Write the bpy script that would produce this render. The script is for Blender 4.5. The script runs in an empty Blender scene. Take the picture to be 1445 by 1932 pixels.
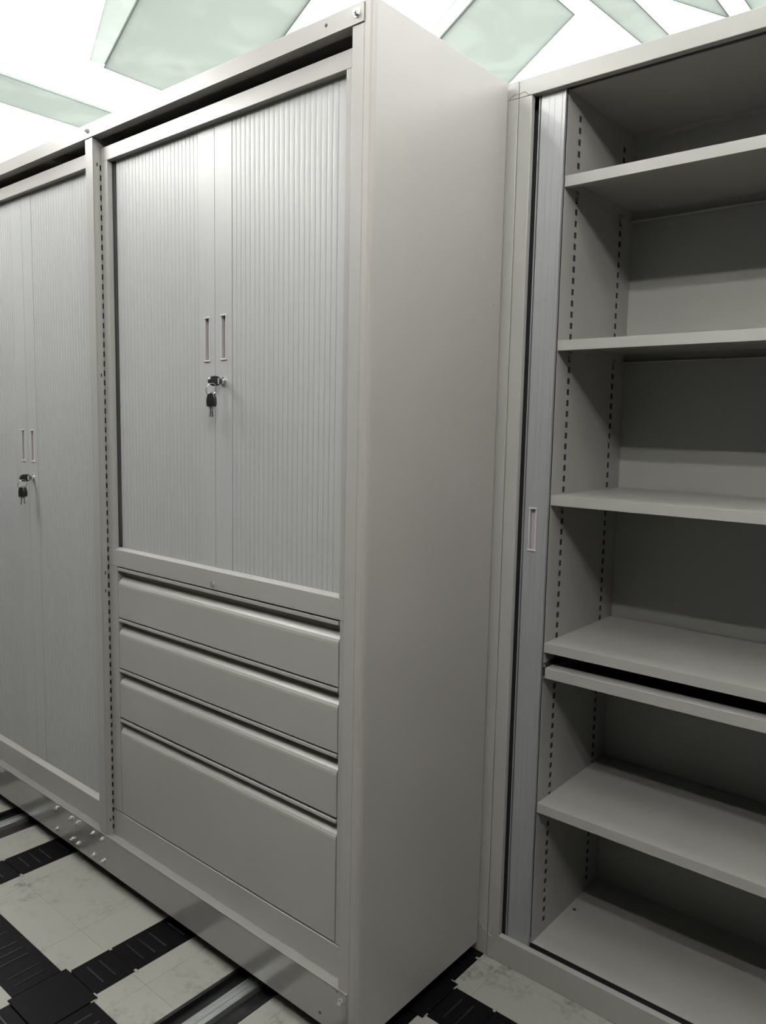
import bpy, bmesh, math, random
from mathutils import Matrix, Vector
random.seed(7)
S = bpy.context.scene
COL = S.collection

# ---------------------------------------------------------------- units
# measurements are kept in "modules" (1 module = 1.11 m: the 25 mm slot pitch and 0.9 m bays fix it);
# z is measured from the camera's eye level, the floor lies ZF modules below it.
U = 1.11
ZF = 1.2027
def M3(x, y, z): return Vector((x*U, y*U, (z+ZF)*U))

# ---------------------------------------------------------------- camera
cam = bpy.data.cameras.new('camera'); camo = bpy.data.objects.new('camera', cam); COL.objects.link(camo)
cam.sensor_fit = 'VERTICAL'; cam.sensor_height = 36.0; cam.lens = 36.0*1460.0/1932.0
cam.clip_start = 0.02
yaw, pitch, roll = 0.698771, -0.112365, 0.0204114
fwd = Vector((-math.sin(yaw)*math.cos(pitch), math.cos(yaw)*math.cos(pitch), math.sin(pitch)))
right = fwd.cross(Vector((0, 0, 1))).normalized(); up = right.cross(fwd)
Rm = Matrix((right, up, -fwd)).transposed() @ Matrix.Rotation(roll, 3, 'Z')
camo.matrix_world = Matrix.Translation(M3(0, -1, 0)) @ Rm.to_4x4()
S.camera = camo

# ---------------------------------------------------------------- world, exposure
w = bpy.data.worlds.new('world'); S.world = w; w.use_nodes = True
w.node_tree.nodes['Background'].inputs[0].default_value = (0.5, 0.52, 0.5, 1)
w.node_tree.nodes['Background'].inputs[1].default_value = 0.02
S.view_settings.view_transform = 'Standard'; S.view_settings.look = 'None'
S.view_settings.gamma = 1.0; S.view_settings.use_curve_mapping = False
S.view_settings.exposure = -0.05
TUBE_POWER = 172.0      # emission strength of the aisle fluorescent tubes
PANEL_POWER = 7.0      # emission strength of the luminous ceiling panels

# ---------------------------------------------------------------- materials
def new_mat(name):
    m = bpy.data.materials.new(name); m.use_nodes = True
    return m, m.node_tree, m.node_tree.nodes['Principled BSDF']
def paint(name, col, rough=0.35, spec=0.5, metal=0.0, bump=0.02, scale=900, var=0.03, streak=None):
    m, nt, b = new_mat(name)
    tc = nt.nodes.new('ShaderNodeTexCoord')
    n = nt.nodes.new('ShaderNodeTexNoise'); n.inputs['Scale'].default_value = scale; n.inputs['Detail'].default_value = 2
    nt.links.new(tc.outputs['Object'], n.inputs['Vector'])
    bp = nt.nodes.new('ShaderNodeBump'); bp.inputs['Strength'].default_value = bump; bp.inputs['Distance'].default_value = 0.001
    nt.links.new(n.outputs['Fac'], bp.inputs['Height']); nt.links.new(bp.outputs['Normal'], b.inputs['Normal'])
    n2 = nt.nodes.new('ShaderNodeTexNoise'); n2.inputs['Scale'].default_value = 3.0; n2.inputs['Detail'].default_value = 4
    if streak:
        mp = nt.nodes.new('ShaderNodeMapping'); mp.inputs['Scale'].default_value = streak
        nt.links.new(tc.outputs['Object'], mp.inputs['Vector']); nt.links.new(mp.outputs['Vector'], n2.inputs['Vector'])
    else:
        nt.links.new(tc.outputs['Object'], n2.inputs['Vector'])
    r = nt.nodes.new('ShaderNodeValToRGB')
    r.color_ramp.elements[0].position = 0.3; r.color_ramp.elements[1].position = 0.7
    r.color_ramp.elements[0].color = (*[c*(1-var) for c in col], 1); r.color_ramp.elements[1].color = (*[min(1, c*(1+var)) for c in col], 1)
    nt.links.new(n2.outputs['Fac'], r.inputs['Fac']); nt.links.new(r.outputs['Color'], b.inputs['Base Color'])
    b.inputs['Roughness'].default_value = rough; b.inputs['Metallic'].default_value = metal
    b.inputs['Specular IOR Level'].default_value = spec
    return m
MAT = {}
MAT['paint'] = paint('light_grey_paint', (0.2790, 0.2759, 0.2604), 0.36)
MAT['side'] = paint('light_grey_side_paint', (0.2829, 0.2689, 0.2542), 0.40)
MAT['tambour'] = paint('grey_tambour_plastic', (0.3177, 0.3271, 0.3224), 0.42, streak=(40, 40, 1))
MAT['stile'] = paint('silver_grey_aluminium', (0.2790, 0.2852, 0.2906), 0.33, metal=0.25, var=0.05, streak=(160, 160, 0.6))
MAT['plinth'] = paint('satin_grey_plinth', (0.2868, 0.2844, 0.2674), 0.15, spec=0.9, metal=0.35)
MAT['rim'] = paint('pale_handle_rim', (0.4805, 0.4650, 0.4650), 0.35)
MAT['pocket'] = paint('mauve_grey_pocket', (0.3255, 0.3061, 0.3216), 0.5)
MAT['black'] = paint('black_plastic', (0.008, 0.008, 0.009), 0.35)
MAT['shade_fill'] = paint('dark_shade_fill', (0.012, 0.012, 0.016), 0.8)  # near-black fill standing in for shade in gaps and voids
MAT['channel'] = paint('mauve_gap_shade', (0.05, 0.046, 0.05), 0.6)  # dark tint standing in for shade in the door gap
MAT['seam'] = paint('dark_seam', (0.12, 0.115, 0.11), 0.6)
MAT['chrome'] = paint('chrome', (0.75, 0.75, 0.74), 0.16, metal=1.0, var=0.01)
MAT['zinc'] = paint('zinc_bolt', (0.72, 0.72, 0.70), 0.28, metal=1.0)
MAT['rail'] = paint('worn_steel_track', (0.62, 0.64, 0.64), 0.35, metal=0.9, var=0.15, streak=(60, 2, 60))
MAT['slide'] = paint('black_slide_metal', (0.03, 0.03, 0.03), 0.3, metal=0.6)
MAT['wall'] = paint('wall_paint', (0.05, 0.052, 0.05), 0.7)
MAT['ceiling'] = paint('ceiling_paint', (0.6, 0.61, 0.6), 0.8)
MAT['housing'] = paint('lamp_housing', (0.75, 0.75, 0.75), 0.4)

def white_tile():
    m, nt, b = new_mat('scuffed_white_vinyl')
    tc = nt.nodes.new('ShaderNodeTexCoord'); geo = nt.nodes.new('ShaderNodeNewGeometry')
    n1 = nt.nodes.new('ShaderNodeTexNoise'); n1.inputs['Scale'].default_value = 16; n1.inputs['Detail'].default_value = 8; n1.inputs['Roughness'].default_value = 0.7
    n2 = nt.nodes.new('ShaderNodeTexNoise'); n2.inputs['Scale'].default_value = 3.2; n2.inputs['Detail'].default_value = 3
    n3 = nt.nodes.new('ShaderNodeTexNoise'); n3.inputs['Scale'].default_value = 70; n3.inputs['Detail'].default_value = 6
    for n in (n1, n2, n3): nt.links.new(geo.outputs['Position'], n.inputs['Vector'])
    mul = nt.nodes.new('ShaderNodeMath'); mul.operation = 'MULTIPLY'
    r1 = nt.nodes.new('ShaderNodeValToRGB'); r1.color_ramp.elements[0].position = 0.48; r1.color_ramp.elements[1].position = 0.68
    r2 = nt.nodes.new('ShaderNodeValToRGB'); r2.color_ramp.elements[0].position = 0.40; r2.color_ramp.elements[1].position = 0.62
    nt.links.new(n1.outputs['Fac'], r1.inputs['Fac']); nt.links.new(n2.outputs['Fac'], r2.inputs['Fac'])
    nt.links.new(r1.outputs['Color'], mul.inputs[0]); nt.links.new(r2.outputs['Color'], mul.inputs[1])
    mul2 = nt.nodes.new('ShaderNodeMath'); mul2.operation = 'MULTIPLY'
    r3 = nt.nodes.new('ShaderNodeValToRGB'); r3.color_ramp.elements[0].position = 0.36; r3.color_ramp.elements[1].position = 0.58
    nt.links.new(n3.outputs['Fac'], r3.inputs['Fac'])
    nt.links.new(mul.outputs[0], mul2.inputs[0]); nt.links.new(r3.outputs['Color'], mul2.inputs[1])
    mx = nt.nodes.new('ShaderNodeMix'); mx.data_type = 'RGBA'
    mx.inputs['A'].default_value = (0.235, 0.231, 0.209, 1); mx.inputs['B'].default_value = (0.046, 0.044, 0.039, 1)
    nt.links.new(mul2.outputs[0], mx.inputs['Factor']); nt.links.new(mx.outputs['Result'], b.inputs['Base Color'])
    b.inputs['Roughness'].default_value = 0.45
    return m
MAT['tile'] = white_tile()
def black_strip_mat():
    m, nt, b = new_mat('scuffed_black_floor_plastic')
    geo = nt.nodes.new('ShaderNodeNewGeometry')
    n = nt.nodes.new('ShaderNodeTexNoise'); n.inputs['Scale'].default_value = 60; n.inputs['Detail'].default_value = 8; n.inputs['Roughness'].default_value = 0.75
    nt.links.new(geo.outputs['Position'], n.inputs['Vector'])
    r = nt.nodes.new('ShaderNodeValToRGB'); r.color_ramp.elements[0].position = 0.60; r.color_ramp.elements[1].position = 0.9
    r.color_ramp.elements[0].color = (0.0025, 0.0023, 0.0028, 1); r.color_ramp.elements[1].color = (0.07, 0.065, 0.06, 1)
    nt.links.new(n.outputs['Fac'], r.inputs['Fac']); nt.links.new(r.outputs['Color'], b.inputs['Base Color'])
    b.inputs['Roughness'].default_value = 0.45; b.inputs['Specular IOR Level'].default_value = 0.10
    return m
MAT['strip'] = black_strip_mat()
MAT['rib'] = paint('worn_black_ridge', (0.0217, 0.0202, 0.0202), 0.4, spec=0.2, var=0.8)

def glow(name, col, strength):
    m = bpy.data.materials.new(name); m.use_nodes = True; nt = m.node_tree
    nt.nodes.remove(nt.nodes['Principled BSDF'])
    e = nt.nodes.new('ShaderNodeEmission'); e.inputs[0].default_value = (*col, 1); e.inputs[1].default_value = strength
    nt.links.new(e.outputs[0], nt.nodes['Material Output'].inputs[0]); return m
MAT['lum'] = glow('opal_ceiling_light', (0.965, 1.0, 0.97), PANEL_POWER)
def frosted(name, k):
    m = bpy.data.materials.new(name); m.use_nodes = True; nt = m.node_tree
    nt.nodes.remove(nt.nodes['Principled BSDF'])
    geo = nt.nodes.new('ShaderNodeNewGeometry')
    n = nt.nodes.new('ShaderNodeTexNoise'); n.inputs['Scale'].default_value = 4.5; n.inputs['Detail'].default_value = 5; n.inputs['Distortion'].default_value = 0.8
    nt.links.new(geo.outputs['Position'], n.inputs['Vector'])
    r = nt.nodes.new('ShaderNodeValToRGB'); r.color_ramp.elements[0].position = 0.46; r.color_ramp.elements[1].position = 0.60
    r.color_ramp.elements[0].color = (0.342*k, 0.357*k, 0.342*k, 1); r.color_ramp.elements[1].color = (0.364*k, 0.380*k, 0.364*k, 1)
    nt.links.new(n.outputs['Fac'], r.inputs['Fac'])
    t = nt.nodes.new('ShaderNodeBsdfTranslucent'); nt.links.new(r.outputs['Color'], t.inputs[0])
    g = nt.nodes.new('ShaderNodeBsdfGlossy'); g.inputs['Roughness'].default_value = 0.25
    mx = nt.nodes.new('ShaderNodeMixShader'); mx.inputs[0].default_value = 0.06
    nt.links.new(t.outputs[0], mx.inputs[1]); nt.links.new(g.outputs[0], mx.inputs[2])
    nt.links.new(mx.outputs[0], nt.nodes['Material Output'].inputs[0]); return m
MAT['glass'] = frosted('frosted_green_glass', 1.0)
MAT['glasspale'] = frosted('frosted_clear_glass', 1.22)
MAT['glassedge'] = paint('dark_glass_edge', (0.20, 0.25, 0.22), 0.3)

# ---------------------------------------------------------------- mesh helpers (module coordinates in, metres out)
ORIG = {}
class MB:
    def __init__(self): self.v = []; self.f = []
    def box(self, x0, x1, y0, y1, z0, z1):
        i = len(self.v)
        for z in (z0, z1):
            for x, y in ((x0, y0), (x1, y0), (x1, y1), (x0, y1)): self.v.append(M3(x, y, z))
        for q in ((0, 3, 2, 1), (4, 5, 6, 7), (0, 1, 5, 4), (1, 2, 6, 5), (2, 3, 7, 6), (3, 0, 4, 7)):
            self.f.append(tuple(i+k for k in q))
        return self
    def prism_x(self, prof, x0, x1):          # prof: (y,z) loop, counter-clockwise seen from +x
        n = len(prof); i = len(self.v)
        for x in (x0, x1):
            for y, z in prof: self.v.append(M3(x, y, z))
        self.f.append(tuple(i+k for k in range(n))[::-1]); self.f.append(tuple(i+n+k for k in range(n)))
        for k in range(n):
            a, b = i+k, i+(k+1) % n
            self.f.append((a, b, b+n, a+n))
        return self
    def prism_z(self, prof, z0, z1):          # prof: (x,y) loop counter-clockwise seen from above
        n = len(prof); i = len(self.v)
        for z in (z0, z1):
            for x, y in prof: self.v.append(M3(x, y, z))
        self.f.append(tuple(i+k for k in range(n))[::-1]); self.f.append(tuple(i+n+k for k in range(n)))
        for k in range(n):
            a, b = i+k, i+(k+1) % n
            self.f.append((a, b, b+n, a+n))
        return self
    def ring_loft(self, rings, caps=True):    # list of rings of points (module coordinates)
        n = len(rings[0]); i = len(self.v)
        for r in rings:
            for p in r: self.v.append(M3(*p))
        for k in range(len(rings)-1):
            for j in range(n):
                a = i+k*n+j; b = i+k*n+(j+1) % n
                self.f.append((a, b, b+n, a+n))
        if caps:
            self.f.append(tuple(i+j for j in range(n))[::-1]); self.f.append(tuple(i+(len(rings)-1)*n+j for j in range(n)))
        return self
    def cyl_y(self, cx, cz, y0, y1, r, n=16, r1=None):
        r1 = r if r1 is None else r1
        def ring(y, rr): return [(cx+rr*math.cos(2*math.pi*k/n), y, cz+rr*math.sin(2*math.pi*k/n)) for k in range(n)]
        return self.ring_loft([ring(y0, r), ring(y1, r1)])
    def cyl_x(self, cy, cz, x0, x1, r, n=16):
        def ring(x): return [(x, cy+r*math.cos(2*math.pi*k/n), cz+r*math.sin(2*math.pi*k/n)) for k in range(n)]
        return self.ring_loft([ring(x0), ring(x1)])
    def tube(self, pts, r, n=8, closed=False):
        P = [Vector(p) for p in pts]; rings = []
        m = len(P)
        for k in range(m):
            if closed: d = P[(k+1) % m]-P[k-1]
            else: d = P[min(k+1, m-1)]-P[max(k-1, 0)]
            d.normalize()
            a = d.cross(Vector((0.31, 0.17, 0.93)));  a.normalize(); b = d.cross(a)
            rings.append([tuple(P[k]+a*r*math.cos(2*math.pi*j/n)+b*r*math.sin(2*math.pi*j/n)) for j in range(n)])
        if closed: rings.append(rings[0])
        return self.ring_loft(rings, caps=not closed)
    def plate(self, axis, const, thick, u0, u1, v0, v1, holes):
        # plate in plane axis=const (thickness towards +axis for 'y', towards -axis for 'x'), u = the other horizontal axis, v = z; real holes
        us = sorted({u0, u1, *[h[0] for h in holes], *[h[1] for h in holes]})
        vs = sorted({v0, v1, *[h[2] for h in holes], *[h[3] for h in holes]})
        nu, nv = len(us)-1, len(vs)-1
        solid = [[True]*nv for _ in range(nu)]
        for a in range(nu):
            for b in range(nv):
                cu, cv = (us[a]+us[a+1])/2, (vs[b]+vs[b+1])/2
                for h in holes:
                    if h[0] < cu < h[1] and h[2] < cv < h[3]: solid[a][b] = False; break
        idx = {}
        def P(a, b, s):
            k = (a, b, s)
            if k not in idx:
                idx[k] = len(self.v)
                if axis == 'y': self.v.append(M3(us[a], const+thick*s, vs[b]))
                else: self.v.append(M3(const-thick*s, us[a], vs[b]))
            return idx[k]
        for a in range(nu):
            for b in range(nv):
                if not solid[a][b]: continue
                self.f.append((P(a, b, 0), P(a+1, b, 0), P(a+1, b+1, 0), P(a, b+1, 0)))
                self.f.append((P(a, b, 1), P(a, b+1, 1), P(a+1, b+1, 1), P(a+1, b, 1)))
                for da, db, e in ((-1, 0, ((0, 0), (0, 1))), (1, 0, ((1, 1), (1, 0))), (0, -1, ((1, 0), (0, 0))), (0, 1, ((0, 1), (1, 1)))):
                    na, nb = a+da, b+db
                    if not (0 <= na < nu and 0 <= nb < nv) or not solid[na][nb]:
                        (p, q), (r, s) = e
                        self.f.append((P(a+p, b+q, 0), P(a+r, b+s, 0), P(a+r, b+s, 1), P(a+p, b+q, 1)))
        return self
    def mesh(self, name, org, bevel=0.0, smooth=False):
        me = bpy.data.meshes.new(name)
        me.from_pydata([tuple(p-org) for p in self.v], [], self.f)
        bm = bmesh.new(); bm.from_mesh(me)
        bmesh.ops.recalc_face_normals(bm, faces=bm.faces)
        if bevel > 0:
            es = [e for e in bm.edges if e.is_manifold and e.calc_face_angle(0) > 0.5]
            bmesh.ops.bevel(bm, geom=es, offset=bevel, segments=2, affect='EDGES', profile=0.5, clamp_overlap=True)
        bm.to_mesh(me); bm.free()
        if smooth:
            for p in me.polygons: p.use_smooth = True
        return me
    def build(self, name, mat, parent=None, bevel=0.0, smooth=False, org=None):
        if parent is not None: o_ = ORIG[parent.name]
        else: o_ = org if org is not None else Vector((0, 0, 0))
        me = self.mesh(name, o_, bevel, smooth)
        ob = bpy.data.objects.new(name, me); COL.objects.link(ob)
        me.materials.append(MAT[mat] if isinstance(mat, str) else mat)
        if parent is not None: ob.parent = parent
        else: ob.location = o_
        ORIG[ob.name] = o_
        return ob
def thing(name, label, cat, x, y, z, group=None):
    o = bpy.data.objects.new(name, None); COL.objects.link(o); o.empty_display_size = 0.05
    p = M3(x, y, z); o.location = p; ORIG[o.name] = p
    o['label'] = label; o['category'] = cat
    if group: o['group'] = group
    return o
def tag(o, label, cat, group=None):
    o['label'] = label; o['category'] = cat
    if group: o['group'] = group
def copy_at(src, parent, dx, dy=0, dz=0):     # shares the mesh, shifted in modules
    c = src.copy(); COL.objects.link(c); c.parent = parent
    c.location = Vector(src.location)+Vector((dx, dy, dz))*U; ORIG[c.name] = ORIG[src.name]
    return c
def struct(o): o['kind'] = 'structure'; return o

# ---------------------------------------------------------------- the room
XL, XR, YF, YB, ZC = -6.1, 1.75, -3.3, 2.95, 1.62
fz = -ZF
floor = struct(MB().box(XL, XR, YF, YB, fz-0.12, fz-0.02).build('floor', 'strip'))
struct(MB().box(XL, XR, YF, YB, ZC, ZC+0.1).build('ceiling', 'ceiling'))
struct(MB().box(XL-0.1, XL, YF, YB, fz-0.12, ZC+0.1).build('wall_left', 'wall'))
struct(MB().box(XR, XR+0.1, YF, YB, fz-0.12, ZC+0.1).build('wall_right', 'wall'))
struct(MB().box(XL-0.1, XR+0.1, YB, YB+0.1, fz-0.12, ZC+0.1).build('wall_back', 'wall'))
struct(MB().box(XL-0.1, XR+0.1, YF-0.1, YF, fz-0.12, ZC+0.1).build('wall_front', 'wall'))

# modular floor: black plastic strips on a 0.6 m grid, white vinyl tiles between, dark troughs with steel tracks
PX, PY, SW = 0.5415, 0.5350, 0.0535
sx = [-1.4660+PX*k for k in range(-9, 6)]
sy = [-0.2915+PY*k for k in range(-6, 7)]
sx = [x for x in sx if XL+0.06 < x < XR-0.06]; sy = [y for y in sy if YF+0.06 < y < YB-0.06]
TROUGH = [(-2.3275, -2.1785), (-1.2540, -1.1290)]
g = 0.0005
def near(x, y): return -3.1 < x < 0.6 and -1.0 < y < 0.9
# black squares at the crossings
src = None
for x in sx:
    for y in sy:
        if src is None:
            src = MB().box(x-0.066, x+0.066, y-0.064, y+0.064, fz-0.02, fz+0.0012).build('corner_plate', 'strip', floor, bevel=0.0012); x_, y_ = x, y
        else: copy_at(src, floor, x-x_, y-y_)
# strips: every length is two pieces with ridges pressed into them
def strip_piece(along, u0, u1, c, name='black_strip'):
    b = MB()
    if along == 'y': b.box(c-SW, c+SW, u0, u1, fz-0.02, fz)
    else: b.box(u0, u1, c-SW, c+SW, fz-0.02, fz)
    o = b.build(name, 'strip', floor, bevel=0.0008)
    r = MB()
    t = u0+0.030
    k = 0
    while t < u1-0.018:
        if along == 'y': r.box(c-0.036, c+0.033, t-0.0016, t+0.0016, fz-0.002, fz+0.0012)
        else: r.box(t-0.0016, t+0.0016, c-0.036, c+0.033, fz-0.002, fz+0.0012)
        t += (0.029, 0.029, 0.051)[k % 3]; k += 1
    if r.v: r.build('ridge', 'rib', o)['kind'] = 'stuff'
    c1 = MB()
    for s in (-1, 1):
        if along == 'y': c1.box(c+s*SW-0.006, c+s*SW+0.006, u0-0.005, u0+0.001, fz-0.004, fz+0.0006)
        else: c1.box(u0-0.005, u0+0.001, c+s*SW-0.006, c+s*SW+0.006, fz-0.004, fz+0.0006)
    c1.build('clip', 'tile', o)
    return o
yb_ = [YF-SW]+sy+[YB+SW]; xb_ = [XL-SW]+sx+[XR+SW]
for x in sx:
    for a, b in zip(sy[:-1], sy[1:]):
        if not near(x, a): continue
        lo, hi = a+0.066, b-0.066
        mid = lo+0.098
        strip_piece('y', lo, mid-0.001, x); strip_piece('y', mid, hi, x)
for y in sy:
    for a, b in zip(sx[:-1], sx[1:]):
        if not near(a, y): continue
        lo, hi = a+0.068, b-0.068
        mid = lo+0.10
        segs = [(lo, mid-0.001), (mid, hi)]
        for t0, t1 in TROUGH:
            new = []
            for s0, s1 in segs:
                if t1 <= s0 or t0 >= s1: new.append((s0, s1)); continue
                if t0-s0 > 0.02: new.append((s0, t0))
                if s1-t1 > 0.02: new.append((t1, s1))
            segs = new
        for s0, s1 in segs: strip_piece('x', s0, s1, y)
# white vinyl tiles, 0.3 m grid, trimmed by strips and troughs
TX, TY, TP = -1.630, -0.140, 0.2705
def cuts(a, b, off): return [a]+[off+TP*k for k in range(-30, 31) if a+0.03 < off+TP*k < b-0.03]+[b]
for a, b in zip(xb_[:-1], xb_[1:]):
    for c, d in zip(yb_[:-1], yb_[1:]):
        x0, x1, y0, y1 = a+SW, b-SW, c+SW, d-SW
        if x1-x0 < 0.02 or y1-y0 < 0.02: continue
        spans = [(x0, x1)]
        for t0, t1 in TROUGH:
            new = []
            for s0, s1 in spans:
                if t1 <= s0 or t0 >= s1: new.append((s0, s1)); continue
                if t0-s0 > 0.01: new.append((s0, t0))
                if s1-t1 > 0.01: new.append((t1, s1))
            spans = new
        for s0, s1 in spans:
            uc = cuts(s0, s1, TX) if near(s0, y0) else [s0, s1]
            vc = cuts(y0, y1, TY) if near(s0, y0) else [y0, y1]
            for u0, u1 in zip(uc[:-1], uc[1:]):
                for v0, v1 in zip(vc[:-1], vc[1:]):
                    MB().box(u0+g*0.5, u1-g*0.5, v0+g*0.5, v1-g*0.5, fz-0.02, fz-0.0006-random.random()*0.0001).build('vinyl_tile', 'tile', floor)
# steel tracks
for (t0, t1), lab in zip(TROUGH, ('bright steel track in a black floor trough passing under the tall tambour cabinet', 'bright steel track in a black floor trough passing under the drawer cabinet')):
    c = (t0+t1)/2-0.002
    t = thing('floor_track', lab, 'track', c, 0.2, fz-0.02)
    MB().box(t0+0.001, t1-0.001, YF+0.8, YB-0.05, fz-0.02, fz-0.013).build('trough', 'black', t)
    for x0, x1 in ((t0+0.001, t0+0.009), (t1-0.009, t1-0.001)):
        MB().box(x0, x1, YF+0.8, YB-0.05, fz-0.014, fz+0.0005).build('trough_lip', 'black', t, bevel=0.001)
    MB().box(c-0.0175, c+0.0175, YF+0.8, YB-0.05, fz-0.014, fz+0.002).build('rail', 'rail', t, bevel=0.002)
    MB().box(c-0.005, c+0.005, YF+0.8, YB-0.05, fz+0.001, fz+0.0045).build('rail_crown', 'rail', t, bevel=0.001)

# ---------------------------------------------------------------- ceiling: luminous panels and hung frosted glass
for x0, x1, y0, y1, lab in ((-6.05, -1.55, 0.12, 2.90, 'large white glowing ceiling light panel above the front row of cabinets'), (-1.55, 0.60, 0.12, 2.90, 'large white glowing ceiling light panel above the open cabinet')):
    o = thing('luminous_panel', lab, 'light panel', (x0+x1)/2, (y0+y1)/2, ZC, 'glowing ceiling panels above the cabinets')
    MB().box(x0, x1, y0, y1, ZC-0.012, ZC-0.004).build('diffuser', 'lum', o)
    MB().box(x0+0.05, x1-0.05, y0+0.05, y1-0.05, ZC-0.006, ZC).build('tray', 'housing', o)
H = 1.25
def hang(name, poly, label, z=H, border=()):
    cx = sum(p[0] for p in poly)/len(poly); cy = sum(p[1] for p in poly)/len(poly)
    t = thing(name, label, 'glass sheet', cx, cy, z)
    MB().prism_z(poly, z, z+0.008).build('glass', 'glass', t)
    ed = MB()
    m = len(poly)
    for k in range(m):
        (xa, ya), (xb, yb) = poly[k], poly[(k+1) % m]
        d = Vector((xb-xa, yb-ya)).normalized(); nx, ny = d.y, -d.x
        ed.prism_z([(xa, ya), (xa+nx*0.0022, ya+ny*0.0022), (xb+nx*0.0022, yb+ny*0.0022), (xb, yb)], z-0.0003, z+0.0085)
    ed.build('glass_edge', 'glassedge', t)
    for k, bw in border:
        (xa, ya), (xb, yb) = poly[k], poly[(k+1) % m]
        d = Vector((xb-xa, yb-ya)).normalized(); nx, ny = d.y*bw, -d.x*bw
        MB().prism_z([(xa, ya), (xa+nx*0.45, ya+ny*0.45), (xb+nx, yb+ny), (xb, yb)], z+0.012, z+0.016).build('glass_border', 'glasspale', t)
    for k in range(m):
        px = poly[k][0]*0.86+cx*0.14; py = poly[k][1]*0.86+cy*0.14
        MB().tube([(px, py, z+0.006), (px, py, ZC-0.0125)], 0.0008, 6).build('hanger', 'rim', t)
    return t
s = H/1.2
def ext(p, q, t): return (p[0]+(q[0]-p[0])*t, p[1]+(q[1]-p[1])*t)
def W(x, y): return (x*s, (y+1)*s-1)
A0, A2, Ar1, Ar2 = W(-2.568, .518), W(-2.09, .348), W(-1.903, .743), W(-1.699, .652)
B0, B2, Bl1, Bl2 = W(-1.145, 1.184), W(-1.513, 1.449), W(-1.525, 1.056), W(-1.328, .941)
Aout = ext(A0, A2, 1.75); Arout = (Aout[0]+0.20, Ar2[1]+(Ar2[1]-Ar1[1])/(Ar2[0]-Ar1[0])*(Aout[0]+0.20-Ar2[0]))
Ar_in = ext(Ar2, Ar1, 2.9)
hang('hung_glass_sheet', [A0, Aout, Arout, Ar_in, (A0[0], Ar_in[1]+0.02)], 'pale green frosted glass sheet hung over the drawer cabinet', border=((0, 0.11), (2, 0.07)))
Bup = (B0[0]-0.004, W(0, 0.92)[1]-0.10)
slope = (Bl2[1]-Bl1[1])/(Bl2[0]-Bl1[0])
BL = (Bup[0], Bl2[1]+slope*(Bup[0]-Bl2[0]))
Bin = ext(B0, B2, 1.5); Bl_in = (Bin[0]-0.35, Bl1[1]+slope*(Bin[0]-0.35-Bl1[0]))
hang('hung_glass_sheet', [B0, Bin, Bl_in, BL], 'pointed pale green frosted glass sheet hung above the painted cabinet end panel', border=((2, 0.05),))
hang('hung_glass_sheet', [W(-2.908, -.1), W(-2.908, 1.15), W(-3.16, 1.15), W(-3.16, -.1)], 'narrow frosted glass strip hung beyond the tall tambour cabinet')
hang('hung_glass_sheet', [W(-.985, .95), W(-.965, 1.75), W(-1.04, 1.75), W(-1.085, .95)], 'slim frosted glass strip hung beside the pointed glass sheet')
hang('hung_glass_sheet', [W(-.797, 1.48), W(-.93, 1.20), W(-.93, .98), W(-.797, .98)], 'small cut-cornered frosted glass sheet hung above the open cabinet')
hang('hung_glass_sheet', [W(-.735, .98), W(-.45, .98), W(-.45, 1.75), W(-.735, 1.75)], 'wide frosted glass sheet hung over the open cabinet')

# fluorescent luminaires over the aisle
for cx, LY, LZ, along, hl, pw, lab in (
        (-2.55, -0.66, 1.12, 'y', 0.45, 0.84, 'twin-tube fluorescent luminaire hung in the aisle facing the tall tambour cabinet'),
        (-1.42, -0.62, 1.28, 'y', 0.40, 0.42, 'twin-tube fluorescent luminaire hung in the aisle facing the drawer cabinet'),
        (-0.12, -0.40, 1.14, 'y', 0.30, 0.45, 'short unseen twin-tube luminaire added to brighten the painted cabinet end panel'),  # unseen lamp added to brighten the end panel towards its top
        (-0.02, -1.08, 1.16, 'x', 0.34, 1.15, 'twin-tube fluorescent luminaire hung in the aisle facing the open cabinet')):
    tm = glow('fluorescent_tube', (1.0, 0.985, 0.945), TUBE_POWER*pw)
    t = thing('fluorescent_luminaire', lab, 'lamp', cx, LY, ZC, 'aisle fluorescent luminaires')
    def lbox(u0, u1, v0, v1, z0, z1, name, mat, bev=0.0):
        if along == 'y': MB().box(cx+v0, cx+v1, LY+u0, LY+u1, z0, z1).build(name, mat, t, bevel=bev)
        else: MB().box(cx+u0, cx+u1, LY+v0, LY+v1, z0, z1).build(name, mat, t, bevel=bev)
    lbox(-hl-0.02, hl+0.02, -0.14, 0.14, LZ, LZ+0.03, 'housing', 'housing', 0.004)
    for e in (-0.6*hl, 0.6*hl):
        px, py = (cx, LY+e) if along == 'y' else (cx+e, LY)
        MB().tube([(px, py, LZ+0.028), (px, py, ZC)], 0.003, 8).build('suspension', 'chrome', t)
    for d in (-0.11, 0.11):
        if along == 'y': MB().cyl_y(cx+d, LZ-0.04, LY-hl, LY+hl, 0.0145, 12).build('tube', tm, t, smooth=True)
        else: MB().cyl_x(LY+d, LZ-0.04, cx-hl, cx+hl, 0.0145, 12).build('tube', tm, t, smooth=True)
        for e in (-1, 1): lbox(e*(hl+0.008)-0.010, e*(hl+0.008)+0.010, d-0.012, d+0.012, LZ-0.055, LZ, 'tube_holder', 'housing')

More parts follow.
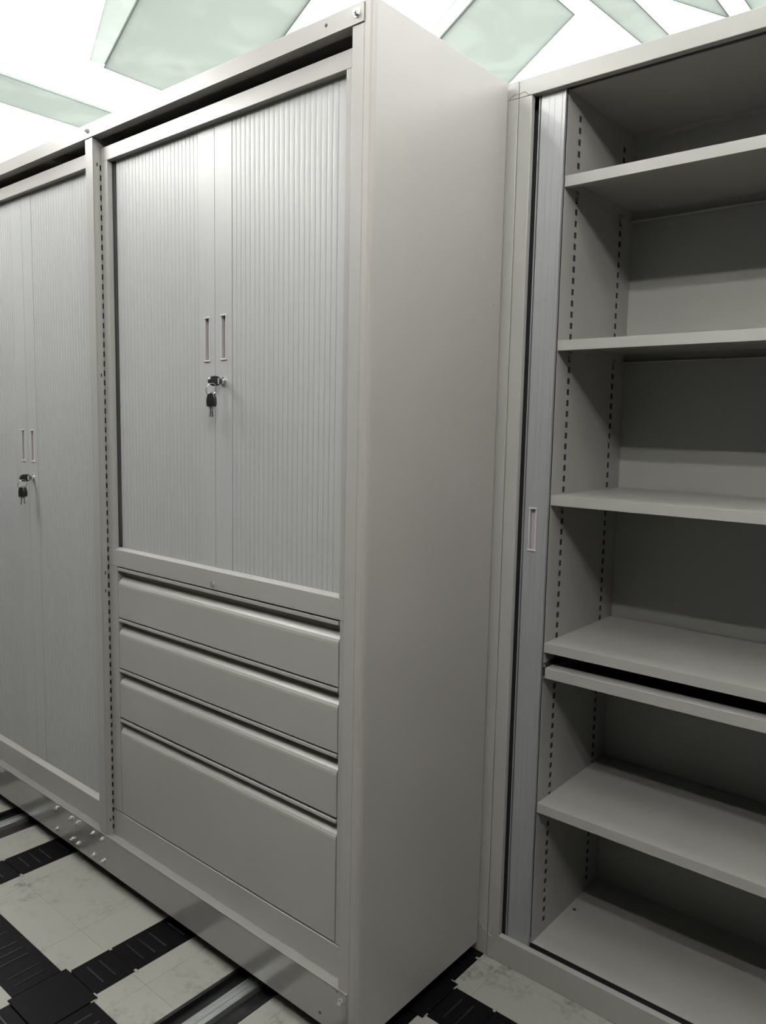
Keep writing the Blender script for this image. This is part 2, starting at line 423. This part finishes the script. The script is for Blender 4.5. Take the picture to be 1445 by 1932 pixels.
# ---------------------------------------------------------------- shared pieces
def bolt(parent, x, y, z, r=0.0052):
    b = MB()
    b.cyl_y(x, z, y, y-0.0016, r*1.35, 18)
    o = b.build('bolt', 'zinc', parent)
    n_ = MB(); rings = []
    for yy, rr in ((y-0.0014, r), (y-0.0052, r), (y-0.0062, r*0.82)):
        rings.append([(x+rr*math.cos(math.pi/3*k+0.3), yy, z+rr*math.sin(math.pi/3*k+0.3)) for k in range(6)])
    n_.ring_loft(rings); n_.cyl_y(x, z, y-0.006, y-0.0085, r*0.5, 10)
    n_.build('hex_head', 'zinc', o)
    return o
def hole_disc(parent, x, y, z, r, sx_=1.0):
    b = MB(); nn = 14
    ring = lambda yy: [(x+r*sx_*math.cos(2*math.pi*k/nn), yy, z+r*math.sin(2*math.pi*k/nn)) for k in range(nn)]
    b.ring_loft([ring(y), ring(y-0.0004)]); return b.build('hole', 'shade_fill', parent)

# ---------------------------------------------------------------- mobile carriage with its frame
PITCH = 0.0228
FR = thing('mobile_shelving_frame', 'light grey steel mobile shelving frame with bolted plinth and tall end panel', 'shelving frame', -1.75, 0.2, fz)
x0f = -2.640
# right post + flange + side panel
MB().box(-0.9275, -0.9008, 0.0, 0.060, -1.165, 0.6535).build('post', 'paint', FR, bevel=0.0012)
sp = MB().prism_z([(-0.9003, 0.0), (-0.8880, 0.0), (-0.8835, 0.0012), (-0.8818, 0.0045), (-0.8810, 0.010), (-0.8810, 0.4135), (-0.8832, 0.4160), (-0.9003, 0.4160), (-0.9003, 0.411), (-0.8870, 0.409), (-0.8870, 0.009), (-0.9003, 0.007)], -1.1695, 0.6885).build('side_panel', 'side', FR, bevel=0.0006)
MB().cyl_x(0.388, 0.2488, -0.8815, -0.8800, 0.0016, 10).build('rivet', 'chrome', FR)
# left end panel of the carriage (out of view beyond the tall tambour cabinet)
MB().box(x0f-0.028, x0f, 0.0, 0.4160, -1.1695, 0.6885).build('side_panel', 'side', FR, bevel=0.002)
# middle post: square tube, its right face really perforated
z0, z1 = -1.0690, 0.6535
slots = []
zz = -1.0590
while zz < 0.585:
    slots.append((0.0180, 0.0245, zz, zz+0.0132)); zz += PITCH
holes = [(0.0100, 0.0136, zc-0.0042, zc+0.0042) for zc in (0.5949, 0.1053, -0.3821, -0.4278, -1.0313)]
pm = MB().plate('x', -1.7505, 0.0022, 0.0016, 0.060, z0, z1, slots+holes)
pm.box(-1.7822, -1.7505, 0.0, 0.0022, z0, z1)
pm.box(-1.7822, -1.7800, 0.002, 0.060, z0, z1); pm.box(-1.7822, -1.7527, 0.058, 0.060, z0, z1)
pm.build('post', 'paint', FR)
MB().box(-1.7790, -1.7560, 0.0040, 0.056, z0+0.002, z1-0.002).build('post_shade', 'shade_fill', FR)  # dark block supplies the shade seen through the slots
# rear posts
for x in (-1.7822, -0.9275, x0f):
    MB().box(x, x+0.0267, 0.356, 0.4160, -1.165, 0.6535).build('post', 'paint', FR)
MB().box(x0f, x0f+0.0317, 0.0, 0.060, -1.069, 0.6535).build('post', 'paint', FR)
# top rails (channel section) and top cover
tr = MB().box(x0f, -0.9008, -0.0022, 0.0, 0.6540, 0.6850).box(x0f, -0.9008, 0.0, 0.0215, 0.6540, 0.6562).box(x0f, -0.9008, 0.0, 0.0215, 0.6830, 0.6850)
tr.build('top_rail', 'paint', FR)
MB().box(x0f, -0.9008, 0.395, 0.4160, 0.6540, 0.6850).build('top_rail', 'paint', FR)
MB().box(x0f, -0.9004, 0.0215, 0.395, 0.6790, 0.6848).build('top_cover', 'paint', FR)
for xx in (-1.7822, -2.02, x0f):
    MB().box(xx, xx+0.030, 0.0215, 0.395, 0.6545, 0.6785).build('cross_brace', 'paint', FR)
# plinth: two bolted lengths
for xa, xb, nm in ((-1.9061, -0.9045, 0), (x0f, -1.9063, 1)):
    b = MB().box(xa, xb, -0.0022, 0.0, -1.1635, -1.0695).box(xa, xb, -0.0022, 0.075, -1.0715, -1.0690).box(xa, xb, -0.0, 0.012, -1.1635, -1.1615)
    pl = b.build('plinth_rail', 'plinth', FR, bevel=0.0006)
    bb = MB().box(xa, xb, 0.375, 0.4160, -1.1635, -1.0690).build('plinth_rail', 'plinth', FR)
MB().box(x0f, -0.9045, 0.02, 0.375, -1.0900, -1.0715).build('deck', 'shade_fill', FR)
for x, z in ((-2.0078, -1.0834), (-1.9265, -1.0834), (-1.8916, -1.0834), (-2.0060, -1.1432), (-1.9238, -1.1432), (-1.8918, -1.1432), (-1.8130, -1.0840), (-1.7668, -1.0830), (-1.8124, -1.1445), (-1.7660, -1.1432)):
    bolt(FR, x, -0.0022, z, 0.0046)
bolt(FR, -0.9173, -0.0022, -1.0892, 0.0050); bolt(FR, -0.9150, -0.0022, 0.6700, 0.0056); bolt(FR, -1.7677, -0.0022, 0.6705, 0.0050)
hole_disc(FR, -0.9729, -0.0022, -1.1413, 0.0028); hole_disc(FR, -0.9864, -0.0022, 0.6717, 0.0030); hole_disc(FR, -0.9290, -0.0022, -1.0745, 0.0016)
# wheels on the tracks
for t0, t1 in TROUGH:
    c = (t0+t1)/2-0.002
    for cy in (0.10, 0.31):
        MB().cyl_x(cy, fz+0.0045+0.042, c-0.011, c+0.011, 0.042, 28).build('wheel', 'slide', FR)
        MB().box(c-0.024, c+0.024, cy-0.03, cy+0.03, -1.118, -1.088).build('wheel_fork', 'shade_fill', FR)

# ---------------------------------------------------------------- tambour doors
YH, YT = 0.0195, 0.0345
def slat_mesh(width, z0, z1, x, parent, mat='tambour'):
    w_ = width
    prof = [(x+w_*0.02, YT+0.0013), (x+w_*0.07, YT+0.0003), (x+w_*0.30, YT), (x+w_*0.70, YT), (x+w_*0.93, YT+0.0003), (x+w_*0.98, YT+0.0013), (x+w_*0.98, YT+0.0060), (x+w_*0.02, YT+0.0060)]
    return MB().prism_z(prof, z0, z1).build('slat', mat, parent)
def handle(parent, xc, z0, z1, y, hw=0.0066, depth=0.007):
    h = MB()
    h.box(xc-hw-0.0020, xc-hw, y-0.0012, y+0.002, z0, z1).box(xc+hw, xc+hw+0.0020, y-0.0012, y+0.002, z0, z1)
    h.box(xc-hw-0.0030, xc+hw+0.0030, y-0.0020, y+0.002, z0-0.0035, z0).box(xc-hw-0.0030, xc+hw+0.0030, y-0.0020, y+0.002, z1, z1+0.0035)
    ho = h.build('handle', 'rim', parent, bevel=0.0004)
    p = MB()
    p.box(xc-hw-0.001, xc+hw+0.001, y+depth, y+depth+0.001, z0-0.001, z1+0.001)
    p.box(xc-hw-0.0010, xc-hw+0.0004, y+0.0005, y+depth, z0-0.001, z1+0.001).box(xc+hw-0.0004, xc+hw+0.0010, y+0.0005, y+depth, z0-0.001, z1+0.001)
    p.box(xc-hw, xc+hw, y+0.0005, y+depth, z0-0.0010, z0+0.0004).box(xc-hw, xc+hw, y+0.0005, y+depth, z1-0.0004, z1+0.0010)
    p.build('handle_pocket', 'pocket', parent)
    return ho
def stile(parent, x0, x1, z0, z1, hx, h0, h1, mat='tambour', y=None):
    y = YT-0.0004 if y is None else y
    hw = 0.0066
    return MB().plate('y', y, 0.0065, x0+0.0007, x1-0.0007, z0, z1, [(hx-hw, hx+hw, h0, h1)]).build('tambour_door', mat, parent)
def slat_row(parent, x0, x1, z0, z1, count):
    wd = (x1-x0)/count
    first = slat_mesh(wd, z0, z1, x0, parent)
    for k in range(1, count): copy_at(first, parent, wd*k)
def lock(parent, x, z):
    b = MB(); b.cyl_y(x, z, YT, YT-0.004, 0.0092, 24, 0.0086); o = b.build('lock', 'chrome', parent, smooth=False)
    MB().cyl_y(x, z, YT-0.004, YT-0.0095, 0.0066, 20, 0.0060).build('lock_barrel', 'chrome', parent)
    return o
def key_bow(b, c, u, v, wdt, hgt, th):
    # rounded key head: c centre of the blade end, u axis across, v axis away from blade, n thickness
    c, u, v = Vector(c), Vector(u), Vector(v); n_ = u.cross(v)
    out = []
    pts = [(-0.42, 0), (0.42, 0), (0.50, 0.25), (0.50, 0.62), (0.36, 0.90), (0.12, 1.0), (-0.12, 1.0), (-0.36, 0.90), (-0.50, 0.62), (-0.50, 0.25)]
    r = [[tuple(c+u*(a*wdt*q)+v*(b_*hgt if q == 1 else hgt*(0.5+(b_-0.5)*0.86))+n_*t) for a, b_ in pts] for t, q in ((-th/2, 0.86), (-th*0.3, 1), (th*0.3, 1), (th/2, 0.86))]
    b.ring_loft(r)
def keys(x, z, label):
    t = thing('key_bunch', label, 'keys', x, YT-0.0095, z)
    yb = YT-0.0095
    k = MB(); key_bow(k, (x, yb-0.004, z), (0, 0, 1), (0, -1, 0), 0.0205, 0.0270, 0.0072)
    ko = k.build('key', 'black', t, bevel=0.0006)
    MB().box(x-0.0011, x+0.0011, yb-0.006, yb+0.004, z-0.0038, z+0.0038).build('key_blade', 'chrome', ko)
    MB().box(x+0.0036, x+0.0040, yb-0.010, yb-0.0075, z-0.006, z+0.006).build('key_mark', 'rim', ko)
    # split ring through the bow, two spare keys hanging
    cy, cz, rr = yb-0.024, z-0.0175, 0.0125
    pts = [(x+0.004*math.sin(a), cy+rr*math.cos(a), cz+rr*math.sin(a)) for a in [2*math.pi*i/28 for i in range(28)]]
    MB().tube(pts, 0.0009, 6, closed=True).build('key_ring', 'chrome', t, smooth=True)
    for dx, dyy, tilt, ua in ((-0.0052, 0.004, 0.10, (0.80, 0.60, 0)), (0.0058, -0.004, -0.08, (0.93, 0.36, 0))):
        top = Vector((x+dx, cy+dyy, cz-rr+0.003))
        v = Vector((tilt*0.4, -tilt, 1)).normalized(); u = Vector(ua).normalized(); u = (u-v*u.dot(v)).normalized()
        hb = 0.0290
        c = top-v*(hb-0.003)
        kk = MB(); key_bow(kk, c, u, v, 0.0205, hb, 0.0075)
        k2 = kk.build('key', 'black', t, bevel=0.0006)
        bl = MB(); e = c-v*0.021
        nrm = u.cross(v)
        for (p0, p1, hw) in ((c+v*0.002, c-v*0.004, 0.0034), (c-v*0.004, e, 0.0015)):
            bl.ring_loft([[tuple(p+u*(sx2*hw)+nrm*(sy2*0.0009)) for sx2, sy2 in ((-1, -1), (1, -1), (1, 1), (-1, 1))] for p in (p1, p0)])
        bl.build('key_blade', 'chrome', k2)
    return t

# ---------------------------------------------------------------- cabinet with tambour over four drawers
CX0, CX1 = -1.7465, -0.9285
CB = thing('drawer_cabinet', 'light grey steel cabinet with tambour doors above four drawers', 'cabinet', (CX0+CX1)/2, 0.2, -1.0690)
MB().box(CX0, CX1, YH, YH+0.030, 0.6012, 0.6325).box(CX0, CX1, YH+0.03, 0.40, 0.622, 0.6325).build('header', 'paint', CB, bevel=0.0010)
for xa, xb, ra, rb in ((CX0, -1.7200, -1.7222, -1.7200), (-0.9575, CX1, -0.9575, -0.9553)):
    b = MB().box(xa, xb, YH, YH+0.0022, -0.3180, 0.6008).box(ra, rb, YH+0.0022, 0.0317, -0.3180, 0.6008)
    b.build('jamb', 'paint', CB)
MB().prism_x([(YH, -0.3600), (0.060, -0.3600), (0.060, -0.3120), (YH+0.014, -0.3150), (YH, -0.3190)], CX0, CX1).build('middle_rail', 'paint', CB, bevel=0.0008)
for xa, xb in ((CX0, -1.7090), (-0.9552, CX1)):
    MB().box(xa, xb, YH+0.0004, 0.05, -1.0000, -0.3602).build('jamb', 'paint', CB, bevel=0.0006)
MB().box(CX0, CX1, YH+0.0002, 0.05, -1.0688, -1.0034).build('bottom_rail', 'paint', CB, bevel=0.0008)
for xa, xb in ((CX0, CX0+0.003), (CX1-0.003, CX1)):
    MB().box(xa, xb, 0.051, 0.40, -1.0688, 0.622).build('side_wall', 'paint', CB)
MB().box(CX0+0.003, CX1-0.003, 0.396, 0.40, -1.0688, 0.622).build('back_wall', 'paint', CB)
MB().box(CX0+0.003, CX1-0.003, 0.075, 0.30, -0.330, 0.600).build('interior_shade', 'shade_fill', CB)  # dark block standing in for the shaded interior
MB().box(CX0+0.004, CX0+0.0340, 0.0345, 0.074, -0.3115, 0.600).build('door_gap_shade', 'channel', CB)  # dark box painted as the shade between jamb and tambour
SPL = -1.3385
td = MB(); zA, zB = -0.3160, 0.6085
# left leaf
dl = stile(CB, SPL-0.0560, SPL, zA, zB, SPL-0.0258, 0.1285, 0.2150)
slat_row(dl, -1.7086, SPL-0.0560, zA, zB, 23); handle(dl, SPL-0.0258, 0.1285, 0.2150, YT-0.0004)
dr = stile(CB, SPL, SPL+0.0560, zA, zB, SPL+0.0292, 0.1305, 0.2170)
slat_row(dr, SPL+0.0560, -0.9892, zA, zB, 21); handle(dr, SPL+0.0292, 0.1305, 0.2170, YT-0.0004)
MB().box(-0.9882, -0.9580, YT+0.0002, YT+0.006, zA, zB).build('edge_slat', 'tambour', dr)
lock(dr, -1.3089, 0.0825)
keys(-1.3089, 0.0825, 'black-headed keys hanging from the lock of the drawer cabinet')
lk = MB().cyl_y(-1.3318, -0.3488, YH, YH-0.0015, 0.0062, 18).build('drawer_lock', 'chrome', CB)
MB().cyl_y(-1.3318, -0.3488, YH-0.0014, YH-0.0019, 0.0042, 14).build('keyhole_disc', 'pocket', lk); MB().box(-1.3326, -1.3310, YH-0.0023, YH-0.0017, -0.3512, -0.3464).build('keyhole', 'black', lk)
DX0, DX1 = -1.7062, -0.9584
for k, (lt, lb, ft, fb) in enumerate(((-0.3632, -0.3705, -0.3985, -0.4885), (-0.4922, -0.4985, -0.5245, -0.6170), (-0.6210, -0.6270, -0.6525, -0.7455), (-0.7510, -0.7570, -0.7810, -0.9995))):
    yb = YH+0.0165
    d = MB().prism_x([(YH+0.0010, fb), (0.060, fb), (0.060, ft+0.0130), (yb, ft+0.0130), (YH+0.0105, ft+0.0075), (YH+0.0035, ft+0.0010), (YH+0.0008, ft-0.0045), (YH+0.0002, ft-0.0100)], DX0, DX1).build('drawer', 'paint', CB, bevel=0.0005)
    MB().prism_x([(YH-0.0006, lb), (YH+0.0015, lb), (YH+0.0030, lt-0.0030), (0.060, lt-0.0030), (0.060, lt), (YH-0.0006, lt)], DX0, DX1).build('grip_lip', 'paint', d, bevel=0.0004)
    MB().box(DX0, DX1, yb+0.0015, 0.058, ft+0.0120, lt-0.0025).build('grip_recess', 'paint', d)
    for xa, xb in ((DX0, DX0+0.0020), (DX1-0.0020, DX1)):
        MB().prism_x([(YH+0.0108, ft+0.0076), (yb+0.002, ft+0.0130), (yb+0.002, lt-0.0030), (YH+0.0030, lt-0.0030)], xa, xb).build('grip_end', 'paint', d)
MB().box(DX0-0.002, DX1+0.0015, 0.061, 0.39, -1.0000, -0.3602).build('drawer_gap_shade', 'shade_fill', CB)  # dark block gives the gaps around the drawers their shade

# ---------------------------------------------------------------- full-height tambour cabinet in the next bay
LX0, LX1 = -2.6060, -1.7845
CL = thing('tambour_cabinet', 'full-height light grey tambour cabinet next to the drawer cabinet', 'cabinet', (LX0+LX1)/2, 0.2, -1.0690)
MB().box(LX0, LX1, YH, YH+0.030, 0.6012, 0.6325).box(LX0, LX1, YH+0.03, 0.40, 0.622, 0.6325).build('header', 'paint', CL, bevel=0.0010)
for xa, xb in ((LX0, LX0+0.028), (LX1-0.028, LX1)):
    MB().box(xa, xb, YH, 0.0317, -1.0000, 0.6008).build('jamb', 'paint', CL, bevel=0.0008)
MB().prism_x([(YH, -1.0688), (0.070, -1.0688), (0.070, -0.9960), (YH+0.0150, -0.9995), (YH, -1.0060)], LX0, LX1).build('sill', 'paint', CL, bevel=0.0008)
for xa, xb in ((LX0, LX0+0.003), (LX1-0.003, LX1)):
    MB().box(xa, xb, 0.051, 0.40, -1.0688, 0.622).build('side_wall', 'paint', CL)
MB().box(LX0+0.003, LX1-0.003, 0.396, 0.40, -1.0688, 0.622).build('back_wall', 'paint', CL)
MB().box(LX0+0.003, LX1-0.003, 0.075, 0.30, -0.996, 0.600).build('interior_shade', 'shade_fill', CL)  # dark block in place of interior shade
SPL2 = -2.1875; zA2 = -0.9980
el = stile(CL, SPL2-0.0560, SPL2, zA2, zB, SPL2-0.0275, -0.1205, -0.0370)
slat_row(el, LX0+0.030, SPL2-0.0560, zA2, zB, 24); handle(el, SPL2-0.0275, -0.1205, -0.0370, YT-0.0004)
er = stile(CL, SPL2, SPL2+0.0560, zA2, zB, SPL2+0.0280, -0.1205, -0.0370)
slat_row(er, SPL2+0.0560, LX1-0.028, zA2, zB, 23); handle(er, SPL2+0.0280, -0.1205, -0.0370, YT-0.0004)
lock(er, -2.1590, -0.1684)
keys(-2.1590, -0.1684, 'black-headed keys hanging from the lock of the full-height tambour cabinet')

# ---------------------------------------------------------------- fixed rear cabinets
YR, YS = 0.428, 0.452
def seam_curve(parent, pts, mat, y):
    MB().tube([(x, y, z) for x, z in pts], 0.0007, 5).build('corner_seam', mat, parent)
def rear_shell(name, label, x0, x1):
    t = thing(name, label, 'cabinet', (x0+x1)/2, 0.62, fz)
    MB().box(x0, x1, YR, YR+0.0165, 0.6610, 0.6952).box(x0, x1, YR+0.0165, 0.800, 0.6880, 0.6952).build('header', 'paint', t, bevel=0.0014)
    MB().box(x0, x1, YR, YR+0.0150, fz, -1.1420).build('plinth', 'paint', t, bevel=0.0010)
    for a, b in ((x0, x0+0.0297), (x1-0.0297, x1)):
        MB().box(a, b, YR, YR+0.0138, -1.1418, 0.6608).build('jamb', 'paint', t, bevel=0.0014)
    for a, b in ((x0, x0+0.003), (x1-0.003, x1)):
        MB().box(a, b, YR+0.0138, 0.800, fz, 0.6880).build('outer_wall', 'paint', t)
    MB().box(x0, x1, 0.7935, 0.800, fz, 0.6880).build('back_wall', 'paint', t)
    return t
# open one
RX0, RX1 = -0.8628, 0.0850
RC = rear_shell('open_cabinet', 'light grey open-fronted steel cabinet with shelves and a pull-out frame', RX0, RX1)
XI = -0.7660; XJ = RX1-(XI-RX0)
zT = 0.6640
slf = []
zz = -1.1160
while zz < 0.636:
    slf.append((zz, zz+0.0125)); zz += PITCH
holes = [(a, a+0.0118, z0_, z1_) for a in (0.5035, 0.7215) for z0_, z1_ in slf]
MB().plate('x', XI, 0.0008, YS+0.002, 0.7935, -1.1412, zT, holes).build('inner_wall', 'paint', RC)
MB().box(XI-0.0060, XI-0.0010, YS+0.03, 0.790, -1.137, zT).build('slot_shade', 'shade_fill', RC)  # dark block put close behind the slots as their shade
MB().box(XJ, XJ+0.0016, YS+0.002, 0.7935, -1.1412, zT).build('inner_wall', 'paint', RC)
MB().box(XI-0.001, XJ+0.001, YS+0.010, 0.7935, zT, zT+0.003).build('top_panel', 'paint', RC)
MB().box(XI-0.001, XJ+0.001, 0.7700, 0.7935, zT-0.0055, zT).build('top_back_lip', 'paint', RC, bevel=0.0006)
fp = MB().box(XI-0.030, XJ+0.030, 0.458, 0.7935, -1.1428, -1.1412).build('floor_panel', 'paint', RC)
b = MB(); b.prism_z([(-0.7490+0.0042*math.cos(a), 0.6322+0.0042*math.sin(a)) for a in [math.pi*2*i/16 for i in range(16)]], -1.1414, -1.1409); b.build('hole', 'shade_fill', fp)
MB().box(RX0+0.0297, RX1-0.0297, YR+0.0150, YS+0.02, -1.1920, -1.1660).build('groove_shade', 'shade_fill', RC)  # dark strip painted as shade in the gap behind the plinth
MB().box(XI-0.03, XJ+0.03, 0.4605, 0.52, -1.1900, -1.1432).build('groove_shade', 'shade_fill', RC)  # dark strip painted as shade below the floor panel's front edge
MB().box(RX0+0.0297, RX1-0.0297, YR+0.0170, YS+0.009, 0.6660, 0.6700).build('groove_shade', 'shade_fill', RC)  # dark strip painted as shade, since bounce lights this gap
MB().box(RX0+0.0030, XI-0.0070, YS+0.02, 0.790, -1.16, zT).build('door_void_shade', 'shade_fill', RC)  # dark blocks standing in for shade beside the inner walls
MB().box(XJ+0.0070, RX1-0.0030, YS+0.02, 0.790, -1.16, zT).build('door_void_shade', 'shade_fill', RC)
# folded-back tambour: its leading stile stands in the opening, with its handle
SY = 0.4435
for (a, b_, hx) in ((-0.8205, -0.7660, -0.8003), (XJ, XJ+0.0545, XJ+0.0343)):
    st = stile(RC, a, b_, -1.1480, 0.6800, hx, -0.2555, -0.1700, 'stile', SY)
    handle(st, hx, -0.2555, -0.1700, SY)
    MB().box(b_-0.0090, b_-0.0072, SY-0.0010, SY, -1.148, 0.68).box(b_-0.0018, b_, SY-0.0012, SY+0.001, -1.148, 0.68).build('bead', 'stile', st)
    MB().box(a+0.018, a+0.0186, SY-0.0004, SY, -1.148, 0.68).box(a+0.030, a+0.0306, SY-0.0004, SY, -1.148, 0.68).build('groove_line', 'stile', st)
    MB().box(a-0.0052, a-0.0032, SY+0.001, SY+0.006, -1.148, 0.68).build('door_edge', 'stile', st)
# shelves
def shelf(zt, zb, y0=YS):
    t_ = 0.0020
    s_ = MB().prism_x([(y0+0.014, zb), (y0, zb), (y0, zt), (0.788, zt), (0.788, zb-0.001), (0.774, zb-0.001), (0.774, zb+0.001), (0.786, zb+0.001), (0.786, zt-t_), (y0+t_, zt-t_), (y0+t_, zb+0.0016), (y0+0.014, zb+0.0016)], XI+0.0006, XJ-0.0006)
    o = s_.build('shelf', 'paint', RC, bevel=0.0003)
    for ys_ in (0.5090, 0.7270):
        MB().box(XI, XI+0.0050, ys_-0.0030, ys_+0.0034, zb-0.016, zb-0.0002+0.004).box(XI, XI+0.0085, ys_-0.0045, ys_+0.0048, zb-0.004, zb).build('shelf_clip', 'paint', o, bevel=0.0005)
    MB().box(XI+0.0006, XI+0.0026, y0+0.015, 0.773, zb+0.004, zt-0.0022).build('side_flange', 'paint', o)
    return o
for zt, zb in ((0.4986, 0.4773), (0.1776, 0.1570), (-0.1387, -0.1598), (-0.4541, -0.4744), (-0.8115, -0.8327)):
    shelf(zt, zb)
# pull-out frame under the fourth shelf
po = MB().box(XI+0.0058, XJ-0.0058, YS-0.001, YS+0.034, -0.5300, -0.5072).build('pull_out_frame', 'paint', RC, bevel=0.0008)
MB().box(XI+0.0058, XJ-0.0058, 0.740, 0.765, -0.5300, -0.5072).build('back_bar', 'paint', po)
for a, b_ in ((XI+0.0058, XI+0.020), (XJ-0.020, XJ-0.0058)):
    MB().box(a, b_, YS+0.034, 0.740, -0.5300, -0.5100).build('side_bar', 'paint', po)
MB().box(XI+0.020, XJ-0.020, YS+0.036, 0.740, -0.5240, -0.5225).build('tray_shade', 'black', po)  # black sheet standing in for deep shade under the shelf
for a, b_ in ((XI+0.0003, XI+0.0052), (XJ-0.0052, XJ-0.0003)):
    s_ = MB().box(a, b_, YS+0.001, 0.760, -0.5330, -0.4985).build('slide', 'slide', po, bevel=0.0006)
    MB().box(a, b_, YS-0.001, YS+0.001, -0.5060, -0.5000).box(a, b_, YS-0.001, YS+0.001, -0.5320, -0.5250).build('slide_stop', 'chrome', po)
# rounded seams where header and plinth lap the jambs
seam_curve(RC, [(RX0+0.001, 0.6690), (RX0+0.008, 0.6705), (RX0+0.015, 0.6690), (RX0+0.021, 0.6630), (RX0+0.0285, 0.6610)], 'seam', YR)
seam_curve(RC, [(RX0+0.001, -1.1470), (RX0+0.007, -1.1505), (RX0+0.012, -1.1500)], 'rim', YR)
# neighbouring closed cabinet, almost wholly behind the carriage
QX1 = RX0-0.0016; QX0 = QX1-0.9478
QC = rear_shell('closed_cabinet', 'closed light grey cabinet showing a narrow edge behind the painted end panel', QX0, QX1)
q = MB().box((QX0+QX1)/2+0.0008, QX1-0.0305, 0.4435, 0.4500, -1.1480, 0.6800).build('tambour_door', 'tambour', QC)
q2 = MB().box(QX0+0.0305, (QX0+QX1)/2-0.0008, 0.4435, 0.4500, -1.1480, 0.6800).build('tambour_door', 'tambour', QC)
seam_curve(QC, [(QX1-0.001, 0.6690), (QX1-0.008, 0.6700), (QX1-0.015, 0.6680), (QX1-0.022, 0.6620)], 'seam', YR)
seam_curve(QC, [(QX1-0.001, -1.1440), (QX1-0.010, -1.1400), (QX1-0.017, -1.1300), (QX1-0.026, -1.1220)], 'rim', YR)
